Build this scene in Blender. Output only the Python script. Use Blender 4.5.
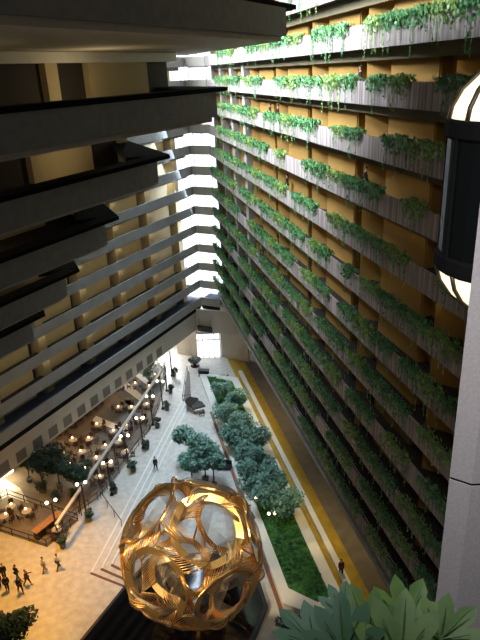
import bpy, bmesh, math, random
from mathutils import Vector, Matrix
C = bpy.context.scene.collection
for o in list(bpy.data.objects): bpy.data.objects.remove(o)
rnd = random.Random(7)
H = 42.5                      # eye height above the lobby floor

# ---------------------------------------------------------------- camera
R = Matrix(((0.998968540, -0.0454076609, 0.0),
            (-0.0173733328, -0.382213321, 0.923910788),
            (-0.0419526278, -0.922957811, -0.382607965)))   # photo axes (right, down, forward) to world
F = 600.0
cam_d = bpy.data.cameras.new('camera'); cam = bpy.data.objects.new('camera', cam_d); C.objects.link(cam)
m = Matrix.Identity(4)
for i in range(3):
    m[i][0] = R[i][0]; m[i][1] = -R[i][1]; m[i][2] = -R[i][2]
m[2][3] = H
cam.matrix_world = m
cam_d.sensor_fit = 'VERTICAL'; cam_d.sensor_height = 24.0; cam_d.lens = 24.0 * F / 640.0
cam_d.clip_start = 0.1; cam_d.clip_end = 400
bpy.context.scene.camera = cam

# ---------------------------------------------------------------- wall frames
aR = math.radians(-11.9); aL = math.radians(26.63)
dR = Vector((math.sin(aR), math.cos(aR), 0)); nR = Vector((dR.y, -dR.x, 0))
dL = Vector((math.sin(aL), math.cos(aL), 0)); nL = Vector((-dL.y, dL.x, 0))
def PR(a, p, z=0): v = dR * a + nR * p; v.z = z; return v
def PL(a, p, z=0): v = dL * a + nL * p; v.z = z; return v
def ray(x, y): return R @ Vector((x - 240, y - 320, F))
def gp(x, y, z=0.0):
    d = ray(x, y); t = (z - H) / d.z
    return Vector((d.x * t, d.y * t, z))
def zk(k): return H - 0.8 - 2.9 * k          # top of the parapet of level k

# ---------------------------------------------------------------- world, lights, exposure
w = bpy.data.worlds.new('world'); bpy.context.scene.world = w; w.use_nodes = True
w.node_tree.nodes['Background'].inputs[0].default_value = (0.55, 0.62, 0.8, 1)
w.node_tree.nodes['Background'].inputs[1].default_value = 0.03
vs = bpy.context.scene.view_settings
vs.view_transform = 'Standard'; vs.look = 'None'; vs.gamma = 1; vs.use_curve_mapping = False; vs.exposure = 0.0
def area(name, loc, target, sx, sy, power, col, spread=180):
    l = bpy.data.lights.new(name, 'AREA'); l.shape = 'RECTANGLE'; l.size = sx; l.size_y = sy
    l.energy = power; l.color = col; l.spread = math.radians(spread)
    o = bpy.data.objects.new(name, l); C.objects.link(o); o.location = loc
    d = Vector(target) - Vector(loc); o.rotation_euler = d.to_track_quat('-Z', 'Y').to_euler()
    return o
def point(name, loc, power, col, r=0.3):
    l = bpy.data.lights.new(name, 'POINT'); l.energy = power; l.color = col; l.shadow_soft_size = r
    o = bpy.data.objects.new(name, l); C.objects.link(o); o.location = loc
def spot(name, loc, target, power, col, ang, r=0.4):
    l = bpy.data.lights.new(name, 'SPOT'); l.energy = power; l.color = col; l.spot_size = math.radians(ang)
    l.spot_blend = 0.6; l.shadow_soft_size = r
    o = bpy.data.objects.new(name, l); C.objects.link(o); o.location = loc
    o.rotation_euler = (Vector(target) - Vector(loc)).to_track_quat('-Z', 'Y').to_euler()
    return o
SKY = area('skylight', PR(54, -1, H + 10), PR(54, 15, H - 1), 62, 8, 15500, (0.86, 0.93, 1.0), 72)
area('plaza_skylight', PR(62, 5, H + 9), PR(62, 5, 0), 9, 40, 2600, (0.66, 0.83, 1.0), 40)
def strip_light(name, A, B, z, power, col, wd=0.25):
    """a long lamp in a corridor ceiling shining down"""
    l = bpy.data.lights.new(name, 'AREA'); l.shape = 'RECTANGLE'; l.size = (B - A).length; l.size_y = wd; l.energy = power; l.color = col
    o = bpy.data.objects.new(name, l); C.objects.link(o); c = (A + B) / 2; o.location = (c.x, c.y, z)
    d = B - A; o.rotation_euler = (0, 0, math.atan2(d.y, d.x))
for k in range(-2, 11):
    f_ = 1.0 if k < 5 else max(.25, 1 - (k - 4) * .16)
    strip_light('right_corridor_lamps', PR(14, 16.0), PR(84, 16.0), zk(k) + .85, 62 * f_, (1.0, .80, .48))
for k in range(0, 11):
    strip_light('left_corridor_lamps', PL(30, 46.6), PL(75, 46.6), zk(k) + .95, 120, (1.0, .84, .58))
area('end_window_daylight', PR(87.5, 8.6, H - 14), PR(50, -16, H - 34), 5.5, 40, 11000, (0.66, 0.80, 1.0), 110)
area('entrance_daylight', PR(90, 9.0, 6.0), PR(66, 3, 0), 9, 4, 11000, (0.92, 0.95, 1.0))
spot('sculpture_lamp', (-19, 24, 22), (-4.6, 37, 7), 26000, (1.0, 0.72, 0.38), 27)
spot('sculpture_lamp', (4, 27, 26), (-4.6, 37, 8), 9000, (1.0, 0.80, 0.5), 36)
spot('lobby_downlight', (-21, 44, 11), (-21, 43.5, 0), 6200, (1.0, 0.44, 0.03), 110)
spot('lobby_downlight', (-26, 55, 7), (-25, 54, 0), 3000, (1.0, 0.46, 0.05), 120)
spot('lobby_downlight', (-14, 36, 12), (-14, 37, 0), 1400, (1.0, 0.58, 0.15), 100)
area('viewer_fill', (-0.6, 0.2, H + 1.6), (1.6, 3.2, H - 2.4), 0.8, 0.8, 10, (1.0, 0.90, 0.78))  # added soft fill so the foreground leaves do not go dark
area('shaft_fill', (0.4, 2.2, H + 3.2), (3.1, 7.4, H - 5), 1.2, 1.2, 260, (0.93, 0.92, 1.0), 100)  # unseen fill added to brighten the concrete shaft
for k_, p_, a_ in ((0, 17.0, (4, 13, 22)), (1, 19.6, (6, 15, 24)), (2, 22.3, (8, 18)), (3, 25.0, (9, 19)), (4, 27.8, (8, 19))):
    for q_ in a_: point('terrace_fill', PL(q_, p_, zk(k_) + .3), 38 if k_ else 55, (1.0, .78, .46), .2)  # unseen points added to brighten the terrace panels and soffits
spot('path_downlight', PR(44, 17.6, 9), PR(43, 17.2, 0), 1100, (1.0, 0.75, 0.3), 130)
spot('path_downlight', PR(66, 17.6, 9), PR(66, 17.2, 0), 1100, (1.0, 0.75, 0.3), 130)

# ---------------------------------------------------------------- materials
def mat(name, col, rough=0.7, metal=0.0, noise=0.0, scale=4.0, emit=None, es=0.0, stretch=None, col2=None, bump=0.0, spec=0.5):
    mt = bpy.data.materials.new(name); mt.use_nodes = True
    nt = mt.node_tree; b = nt.nodes['Principled BSDF']
    b.inputs['Base Color'].default_value = (*col, 1); b.inputs['Roughness'].default_value = rough
    b.inputs['Metallic'].default_value = metal; b.inputs['Specular IOR Level'].default_value = spec
    if emit:
        b.inputs['Emission Color'].default_value = (*emit, 1); b.inputs['Emission Strength'].default_value = es
    if noise or col2:
        tc = nt.nodes.new('ShaderNodeTexCoord'); mp = nt.nodes.new('ShaderNodeMapping')
        mp.inputs['Scale'].default_value = stretch or (1, 1, 1)
        n = nt.nodes.new('ShaderNodeTexNoise'); n.inputs['Scale'].default_value = scale; n.inputs['Detail'].default_value = 4
        cr = nt.nodes.new('ShaderNodeValToRGB')
        c2 = col2 or tuple(c * (1 - noise) for c in col)
        cr.color_ramp.elements[0].position = 0.35; cr.color_ramp.elements[1].position = 0.65
        cr.color_ramp.elements[0].color = (*c2, 1); cr.color_ramp.elements[1].color = (*col, 1)
        nt.links.new(tc.outputs['Object'], mp.inputs[0]); nt.links.new(mp.outputs[0], n.inputs['Vector'])
        nt.links.new(n.outputs['Fac'], cr.inputs[0]); nt.links.new(cr.outputs[0], b.inputs['Base Color'])
        if bump:
            bp = nt.nodes.new('ShaderNodeBump'); bp.inputs['Strength'].default_value = bump
            nt.links.new(n.outputs['Fac'], bp.inputs['Height']); nt.links.new(bp.outputs[0], b.inputs['Normal'])
    return mt
M = {
 'conc': mat('concrete_parapet', (0.54, 0.49, 0.48), 0.75, col2=(0.24, 0.19, 0.18), scale=1.3, stretch=(4, 4, 0.1), bump=0.3),
 'concL': mat('concrete_smooth', (0.42, 0.41, 0.40), 0.8, noise=0.12, scale=0.7),
 'concN': mat('concrete_grey', (0.40, 0.40, 0.37), 0.85, noise=0.15, scale=3),
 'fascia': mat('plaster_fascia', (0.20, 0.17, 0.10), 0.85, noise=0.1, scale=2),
 'fasciaN': mat('plaster_fascia_pale', (0.72, 0.67, 0.54), 0.85, noise=0.1, scale=2),
 'soil': mat('planter_soil', (0.035, 0.025, 0.035), 0.95, noise=0.3, scale=5),
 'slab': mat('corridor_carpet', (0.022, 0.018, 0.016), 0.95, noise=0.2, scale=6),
 'ochre': mat('ochre_wall', (0.36, 0.205, 0.045), 0.8, noise=0.12, scale=0.6),
 'ochreL': mat('pale_ochre_wall', (0.60, 0.48, 0.27), 0.8, noise=0.1, scale=0.6),
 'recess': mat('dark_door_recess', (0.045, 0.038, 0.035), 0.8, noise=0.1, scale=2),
 'beige': mat('beige_plaster', (0.62, 0.57, 0.48), 0.8, noise=0.08, scale=0.5),
 'dark': mat('black_metal', (0.012, 0.012, 0.014), 0.45),
 'darkg': mat('dark_glass', (0.008, 0.01, 0.01), 0.45, spec=0.12),
 'bronze': mat('dark_bronze', (0.025, 0.02, 0.015), 0.6, 0.2),
 'rib': mat('brown_rib', (0.10, 0.07, 0.03), 0.4, 0.3),
 'white': mat('white_stone', (0.80, 0.78, 0.72), 0.6, noise=0.05, scale=2),
 'brick': mat('brown_brick', (0.28, 0.12, 0.07), 0.8, noise=0.3, scale=8),
 'grass': mat('ground_cover', (0.05, 0.20, 0.04), 0.9, col2=(0.015, 0.07, 0.02), scale=2.5, bump=0.6),
 'gold_floor': mat('gold_carpet', (0.50, 0.32, 0.03), 0.9, col2=(0.38, 0.24, 0.03), scale=1.2),
 'grey_floor': mat('grey_path', (0.20, 0.17, 0.14), 0.8, noise=0.2, scale=1),
 'leaf': mat('ivy_leaf', (0.24, 0.55, 0.22), 0.4, col2=(0.04, 0.17, 0.06), scale=5),
 'leaf2': mat('ivy_leaf_yellowish', (0.46, 0.66, 0.20), 0.4, col2=(0.07, 0.24, 0.06), scale=5),
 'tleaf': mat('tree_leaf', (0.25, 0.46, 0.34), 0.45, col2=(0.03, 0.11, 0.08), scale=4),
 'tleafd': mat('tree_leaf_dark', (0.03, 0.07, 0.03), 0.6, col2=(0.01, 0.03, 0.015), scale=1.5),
 'bark': mat('bark', (0.10, 0.07, 0.045), 0.9, noise=0.4, scale=6),
 'gold': mat('gold_tube', (0.90, 0.56, 0.22), 0.34, 0.8),
 'goldf': mat('gold_band', (0.92, 0.58, 0.22), 0.26, 0.9),
 'silver': mat('grey_gold_tube', (0.46, 0.38, 0.28), 0.35, 0.9),
 'pool': mat('black_pool', (0.004, 0.004, 0.006), 0.06),
 'lampglow': mat('lamp_globe', (1, 0.9, 0.75), 0.4, emit=(1.0, 0.82, 0.6), es=6),
 'candle': mat('candle_glow', (1, 0.7, 0.4), 0.4, emit=(1.0, 0.62, 0.28), es=5),
 'dome': mat('lit_cream_panel', (0.95, 0.9, 0.75), 0.4, emit=(1.0, 0.90, 0.66), es=1.25),
 'sky': mat('daylight_glass', (0.9, 0.95, 1.0), 0.2, emit=(0.86, 0.92, 1.0), es=2.2),
 'cloth': mat('table_top', (0.42, 0.34, 0.26), 0.6),
 'chair': mat('chair_dark', (0.06, 0.03, 0.022), 0.6),
 'wood': mat('orange_wood', (0.45, 0.22, 0.09), 0.5, noise=0.3, scale=5),
 'skin': mat('skin', (0.45, 0.27, 0.18), 0.6),
 'hair': mat('hair_dark', (0.02, 0.012, 0.01), 0.6),
 'shirtw': mat('white_cloth', (0.75, 0.72, 0.66), 0.8),
 'clothb': mat('black_cloth', (0.012, 0.012, 0.018), 0.85),
 'clothn': mat('navy_cloth', (0.03, 0.035, 0.06), 0.85),
 'clothr': mat('maroon_cloth', (0.13, 0.02, 0.025), 0.85),
 'khaki': mat('khaki_cloth', (0.33, 0.25, 0.15), 0.85),
 'fleaf': mat('foreground_leaf', (0.085, 0.17, 0.022), 0.6, col2=(0.04, 0.10, 0.015), scale=9),
 'fleafd': mat('foreground_leaf_dark', (0.025, 0.11, 0.04), 0.6, col2=(0.012, 0.07, 0.025), scale=9),
 'vein': mat('leaf_vein', (0.05, 0.11, 0.02), 0.6),
 'pot': mat('grey_pot', (0.12, 0.13, 0.12), 0.7),
 'pillar': mat('pillar_concrete', (0.50, 0.46, 0.43), 0.9, noise=0.15, scale=25),
 'seam': mat('joint', (0.012, 0.012, 0.012), 0.95, spec=0.1),
 'aluminium': mat('aluminium', (0.6, 0.6, 0.6), 0.4, 0.6),
 'step': mat('step_red', (0.16, 0.07, 0.05), 0.7),
}
M['vent'] = mat('dull_grey_pane', (0.20, 0.18, 0.15), 0.7)
def floor_mat():
    mt = bpy.data.materials.new('stone_floor'); mt.use_nodes = True; nt = mt.node_tree; b = nt.nodes['Principled BSDF']
    b.inputs['Roughness'].default_value = 0.45
    tc = nt.nodes.new('ShaderNodeTexCoord'); n = nt.nodes.new('ShaderNodeTexNoise'); n.inputs['Scale'].default_value = 1.6
    n.inputs['Detail'].default_value = 8
    cr = nt.nodes.new('ShaderNodeValToRGB'); cr.color_ramp.elements[0].color = (0.46, 0.44, 0.40, 1); cr.color_ramp.elements[1].color = (0.64, 0.61, 0.55, 1)
    cr.color_ramp.elements[0].position = 0.3; cr.color_ramp.elements[1].position = 0.7
    nt.links.new(tc.outputs['Object'], n.inputs['Vector']); nt.links.new(n.outputs['Fac'], cr.inputs[0]); nt.links.new(cr.outputs[0], b.inputs['Base Color'])
    return mt
M['floor'] = floor_mat()

# ---------------------------------------------------------------- helpers
def obj(name, bm, mt, parent=None, smooth=False):
    me = bpy.data.meshes.new(name); bm.to_mesh(me); bm.free()
    for x in (mt if isinstance(mt, list) else [mt]): me.materials.append(x)
    if smooth:
        for p in me.polygons: p.use_smooth = True
    o = bpy.data.objects.new(name, me); C.objects.link(o); o.parent = parent
    return o
def tag(o, label=None, cat=None, group=None, kind=None):
    if label: o['label'] = label
    if cat: o['category'] = cat
    if group: o['group'] = group
    if kind: o['kind'] = kind
    return o
def thing(name, label, cat, loc=(0, 0, 0), rz=0.0, group=None):
    o = bpy.data.objects.new(name, None); C.objects.link(o); o.location = loc; o.rotation_euler = (0, 0, rz)
    o.empty_display_size = 0.2
    return tag(o, label, cat, group)
def dup(root, loc, rz=0.0, label=None, group=None, s=None):
    r = root.copy(); C.objects.link(r); r.location = loc; r.rotation_euler = (0, 0, rz)
    if s: r.scale = s
    if label: r['label'] = label
    if group: r['group'] = group
    for ch in list(root.children):
        c = ch.copy(); C.objects.link(c); c.parent = r
        for g in ch.children:
            d = g.copy(); C.objects.link(d); d.parent = c
    return r
def quad(bm, pts):
    return bm.faces.new([bm.verts.new(p) for p in pts])
def box(bm, c, s, rz=0.0):
    g = bmesh.ops.create_cube(bm, size=1.0)
    mt = Matrix.Translation(Vector(c)) @ Matrix.Rotation(rz, 4, 'Z') @ Matrix.Diagonal((*s, 1))
    bmesh.ops.transform(bm, matrix=mt, verts=g['verts'])
def prism(bm, poly, z0, z1):
    n = len(poly); a = [bm.verts.new((p[0], p[1], z0)) for p in poly]; b = [bm.verts.new((p[0], p[1], z1)) for p in poly]
    bm.faces.new(a[::-1]); bm.faces.new(b)
    for i in range(n): bm.faces.new((a[i], a[(i + 1) % n], b[(i + 1) % n], b[i]))
    bmesh.ops.recalc_face_normals(bm, faces=bm.faces[:])
def lathe(bm, prof, n=16, c=(0, 0, 0)):
    rings = []
    for r, z in prof:
        rings.append([bm.verts.new((c[0] + r * math.cos(2 * math.pi * i / n), c[1] + r * math.sin(2 * math.pi * i / n), c[2] + z)) for i in range(n)])
    for a, b in zip(rings, rings[1:]):
        for i in range(n):
            bm.faces.new((a[i], a[(i + 1) % n], b[(i + 1) % n], b[i]))
    if prof[0][0] > 0: bm.faces.new(rings[0][::-1])
    if prof[-1][0] > 0: bm.faces.new(rings[-1])
def tube(bm, pts, r, n=5, taper=None):
    pts = [Vector(p) for p in pts]; rings = []
    for i, p in enumerate(pts):
        t = (pts[min(i + 1, len(pts) - 1)] - pts[max(i - 1, 0)]).normalized()
        u = t.cross(Vector((0, 0, 1)))
        if u.length < 0.05: u = t.cross(Vector((1, 0, 0)))
        u.normalize(); v = t.cross(u)
        rr = r if taper is None else r + (taper - r) * i / (len(pts) - 1)
        rings.append([bm.verts.new(p + (u * math.cos(2 * math.pi * k / n) + v * math.sin(2 * math.pi * k / n)) * rr) for k in range(n)])
    for a, b in zip(rings, rings[1:]):
        for k in range(n): bm.faces.new((a[k], a[(k + 1) % n], b[(k + 1) % n], b[k]))
    bm.faces.new(rings[0][::-1]); bm.faces.new(rings[-1])
def BM(): return bmesh.new()
ORD = ['topmost', 'second', 'third', 'fourth', 'fifth', 'sixth', 'seventh', 'eighth', 'ninth', 'tenth', 'eleventh', 'twelfth', 'thirteenth', 'fourteenth', 'fifteenth', 'sixteenth', 'seventeenth', 'eighteenth', 'nineteenth', 'twentieth', 'twenty-first', 'twenty-second', 'twenty-third', 'twenty-fourth', 'twenty-fifth', 'twenty-sixth', 'twenty-seventh', 'twenty-eighth', 'twenty-ninth', 'thirtieth']
def nth(i): return 'first' if i == 0 else ORD[i]

# ================================================================ SETTING
bm = BM(); prism(bm, [(-75, 5), (60, 5), (60, 125), (-75, 125)], -0.4, 0.0)
tag(obj('floor', bm, M['floor']), kind='structure')

# right corridor wall, zigzag in plan
def zig(a0, a1, off=0.0):
    base = [(0, 16.2), (-1.2, 17.25), (-2.6, 16.55), (-7.6, 16.65), (-7.5, 17.35), (-9.85, 17.35)]
    pts = []; A = 36.4 + 9.85 * 6
    while A > a0 - 12:
        for da, p in base:
            if a0 < A + da < a1: pts.append((A + da, p + off))
        A -= 9.85
    return pts
ZIG = zig(4, 87.5)
ztop = H + 8.4; zbot = H - 32.0
bm = BM()
for (a, p), (b, q) in zip(ZIG, ZIG[1:]):
    quad(bm, [PR(a, p, zbot), PR(b, q, zbot), PR(b, q, ztop), PR(a, p, ztop)])
wr = obj('wall_right', bm, M['ochre']); tag(wr, kind='structure')
sol = wr.modifiers.new('thick', 'SOLIDIFY'); sol.thickness = 0.15; sol.offset = 0
bm = BM(); prism(bm, [PR(4, 22.0), PR(88, 22.0), PR(88, 22.4), PR(4, 22.4)], 0, H - 32.0)
tag(obj('wall_right_lower', bm, M['concN']), kind='structure')
bm = BM(); prism(bm, [PR(4, 15.1), PR(88, 15.1), PR(88, 22.4), PR(4, 22.4)], H - 32.45, H - 32.0)
tag(obj('ceiling', bm, M['concN']), kind='structure')

# the concrete end pier of the right wall beside the window
CL = gp(193, 188, H - 15.55); CR = gp(212, 189, H - 15.55); CL.z = CR.z = 0

def rail_balcony(name, label, group, A, B, inn, k, parts_mat, depth, fascia_rec=0.95, h=1.25, endcap=True, fas=0.6):
    """A, B plan points along the outer face; inn = unit vector into the corridor"""
    t = thing(name, label, 'balcony', (0, 0, 0), 0, group)
    zt = zk(k); pm, fm = parts_mat
    d = (B - A).normalized()
    # trough section: outer face, low inner rim, soil
    bm = BM()
    prism(bm, [A, B, B + inn * 0.1, A + inn * 0.1], zt - h, zt)
    obj('parapet_face', bm, pm, t)
    bm = BM()
    prism(bm, [A + inn * 0.38, B + inn * 0.38, B + inn * 0.45, A + inn * 0.45], zt - 1.0, zt - 0.35)
    obj('inner_rim', bm, pm, t)
    bm = BM()
    prism(bm, [A + inn * 0.1, B + inn * 0.1, B + inn * 0.38, A + inn * 0.38], zt - h, zt - 0.4)
    obj('planter_soil', bm, M['soil'], t)
    bm = BM()
    prism(bm, [A + inn * 0.38, B + inn * 0.38, B + inn * depth, A + inn * depth], zt - h, zt - 1.0)
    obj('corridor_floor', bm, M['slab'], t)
    bm = BM()
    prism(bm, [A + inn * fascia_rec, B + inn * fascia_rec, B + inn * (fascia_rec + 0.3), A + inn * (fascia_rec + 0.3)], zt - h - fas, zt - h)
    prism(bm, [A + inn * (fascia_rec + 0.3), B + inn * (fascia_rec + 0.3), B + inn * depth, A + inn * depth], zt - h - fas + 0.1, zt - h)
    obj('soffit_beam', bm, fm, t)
    return t

lev_name = lambda i: ORD[i]
# right wall balconies, k -2..10
for i, k in enumerate(range(-2, 11)):
    rail_balcony('balcony', 'ribbed concrete planter balcony along the right wall, %s from the top' % lev_name(i), 'right wall balconies',
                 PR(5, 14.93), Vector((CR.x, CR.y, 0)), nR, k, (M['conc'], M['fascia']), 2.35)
# end bridges across the window, k -1..10
dC = (CR - CL).normalized(); nC = Vector((-dC.y, dC.x, 0))
if nC.y < 0: nC = -nC
for i, k in enumerate(range(-1, 11)):
    rail_balcony('balcony', 'short pale balcony bridging the bright end window, %s from the top' % lev_name(i), 'end bridge balconies',
                 CL.copy(), CR.copy(), nC, k, (M['white'], M['white']), 2.4, fas=0.12)  # white colour stands in for the window's bloom on these shaded fronts
# far left wall balconies
for i, k in enumerate(range(-1, 11)):
    rail_balcony('balcony', 'smooth grey balcony along the far left wall, %s from the top' % lev_name(i), 'far left wall balconies',
                 PL(12, 45.3), CL.copy(), nL, k, (M['concL'], M['fascia']), 2.3, fas=0.45)

# far left wall : dark recess plane + pale panels and fins in front, one structure
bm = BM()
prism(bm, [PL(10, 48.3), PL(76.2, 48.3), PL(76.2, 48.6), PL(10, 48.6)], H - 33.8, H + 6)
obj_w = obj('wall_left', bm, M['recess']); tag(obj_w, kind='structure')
bm = BM(); a = 61 - 7.6 * 6
n = 0
while a < 76:
    e = min(a + 4.8, 76.2)
    prism(bm, [PL(a, 47.6), PL(e, 47.6), PL(e, 48.3), PL(a, 48.3)], H - 33.8, H + 6)
    if a + 6.9 < 76.3: prism(bm, [PL(a + 5.8, 46.9), PL(a + 6.9, 46.9), PL(a + 6.9, 48.3), PL(a + 5.8, 48.3)], H - 33.8, H + 6)
    a += 7.6
tag(obj('wall_left_panels', bm, M['ochreL']), kind='structure')
# mezzanine beam round the left and the end
def strip(bm, A, B, inn, d0, d1, z0, z1): prism(bm, [A + inn * d0, B + inn * d0, B + inn * d1, A + inn * d1], z0, z1)
CRx = CR + dC * 6.0
bm = BM()
for A, B, inn in ((PL(4, 45.3), CL, nL), (CL, CR, nC)):
    strip(bm, A, B, inn, 0, 0.3, H - 33.95, H - 32.7)
tag(obj('trim_1', bm, M['concL']), kind='structure')
bm = BM()
for A, B, inn in ((PL(4, 45.3), CL, nL), (CL, CR, nC)): strip(bm, A, B, inn, 0.3, 2.9, H - 33.8, H - 32.95)
M['bluefloor'] = mat('blue_carpet', (0.13, 0.16, 0.26), 0.9, noise=0.2, scale=2)
tag(obj('floor_mezzanine', bm, M['bluefloor']), kind='structure')
bm = BM()
for A, B, inn in ((PL(4, 45.3), CL, nL), (CL, CR, nC)): strip(bm, A, B, inn, 0.12, 0.3, H - 34.62, H - 33.95)
tag(obj('trim_2', bm, M['seam']), kind='structure')
bm = BM()
for A, B, inn in ((PL(4, 45.5), PL(CL.dot(dL), 45.5), nL),): strip(bm, A, B, inn, 0, 0.4, H - 37.6, H - 34.6)
strip(bm, CL + Vector((0, 0.2, 0)), CR + dC * 7, nC, 0, 0.4, H - 37.4, H - 34.6)
strip(bm, CL + Vector((0, 0.2, 0)), CL + dL * 12, -nL, -0.4, 0, H - 38.3, H - 34.3)
tag(obj('wall_mezzanine', bm, M['beige']), kind='structure')
bm = BM(); prism(bm, [PL(4, 45.9), PL(80, 45.9), PL(80, 58), PL(4, 58)], H - 37.55, H - 37.3)
tag(obj('ceiling_cafe', bm, M['beige']), kind='structure')
bm = BM(); prism(bm, [PL(4, 57), PL(80, 57), PL(80, 57.4), PL(4, 57.4)], 0, H - 37.3)
tag(obj('wall_cafe', bm, M['ochreL']), kind='structure')
# small dark windows in the mezzanine fascia
for i in range(16):
    a = 27 + i * 2.45
    t = thing('window_vent', 'square dark opening in the beige band under the left balconies, %s from the near end' % nth(i), 'window opening', group='square openings in the beige band')
    bm = BM(); strip(bm, PL(a, 45.47), PL(a + 1.35, 45.47), nL, 0, 0.06, H - 37.3, H - 36.1)
    obj('pane', bm, M['vent'], t)
    bm = BM()
    strip(bm, PL(a - .06, 45.49), PL(a + 1.41, 45.49), nL, 0, 0.03, H - 37.36, H - 36.04)
    obj('frame', bm, M['concL'], t)

# end window: glass plane with mullions
W0 = CL + nC * 2.7 - dC * 7; W1 = CR + nC * 2.7 + dC * 3.0
bm = BM(); strip(bm, W0, W1, nC, 0.1, 0.2, H - 33.5, H + 6)
win = obj('window_1', bm, M['sky']); tag(win, kind='structure')
bm = BM()
L = (W1 - W0).length
for i in range(10):
    c = W0 + dC * (L * i / 9); strip(bm, c - dC * 0.05, c + dC * 0.05, nC, 0, 0.1, H - 33.5, H + 6)
obj('window_frame', bm, M['aluminium'], win)
# pale pier where the right wall meets the window, one fin per bay
bm = BM()
for a, wd in ((85.6, 0.9), (80.0, 0.9), (73.5, 1.1), (67.2, 1.1)):
    prism(bm, [PR(a, 15.75), PR(a + wd, 15.75), PR(a + wd, 16.6), PR(a, 16.6)], H - 31.5, H + 8)
tag(obj('trim_3', bm, M['concL']), kind='structure')
# ground floor end: back wall, entrance, side
bm = BM(); strip(bm, CL + nC * 11 - dC * 14, CR + nC * 11 + dC * 12, nC, 0, 0.4, 0, H - 34)
tag(obj('wall_back', bm, M['beige']), kind='structure')
bm = BM(); strip(bm, CL + nC * 0.4 - dC * 14, CR + nC * 0.4 + dC * 12, nC, 0, 11, H - 34.2, H - 33.8)
tag(obj('ceiling_entrance', bm, M['beige']), kind='structure')
E0 = gp(198, 358); E1 = gp(221, 357); zt = 4.2
ew = E0 + (E1 - E0)
bm = BM(); strip(bm, E0, E1, nC, 0, 0.1, 0.3, zt)
en = obj('door_1', bm, M['sky']); tag(en, kind='structure')
bm = BM()
for i in range(5):
    c = E0.lerp(E1, i / 4); strip(bm, c - dC * .05, c + dC * .05, nC, -0.12, 0, 0, zt)
strip(bm, E0, E1, nC, -0.15, 0.1, zt, zt + 0.35); strip(bm, E0, E1, nC, -0.15, 0.1, zt - 1.1, zt - 0.95)
obj('door_frame', bm, M['aluminium'], en)
bm = BM(); strip(bm, E0 - dC * 1.5, E1 + dC * 5, nC, 0.1, 0.5, zt + 0.35, H - 34.2); strip(bm, E1, E1 + dC * 5, nC, 0.1, 0.5, 0, zt + 0.35); strip(bm, E0 - dC * 4, E0, nC, 0.1, 0.5, 0, zt + .35)
tag(obj('wall_entrance', bm, M['beige']), kind='structure')
t = thing('hanging_sign', 'long dark sign board hanging under the end beam above the entrance', 'sign', gp(205, 329, H - 37.2))
c = Vector((0, 0, 0)); bm = BM(); box(bm, (0, 0, 0), (2.6, 0.25, 0.9), math.atan2(dC.y, dC.x)); obj('board', bm, M['dark'], t)
for s in (-1, 1):
    bm = BM(); tube(bm, [dC * s, dC * s + Vector((0, 0, 1.6))], 0.03); obj('hanger', bm, M['dark'], t)

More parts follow.
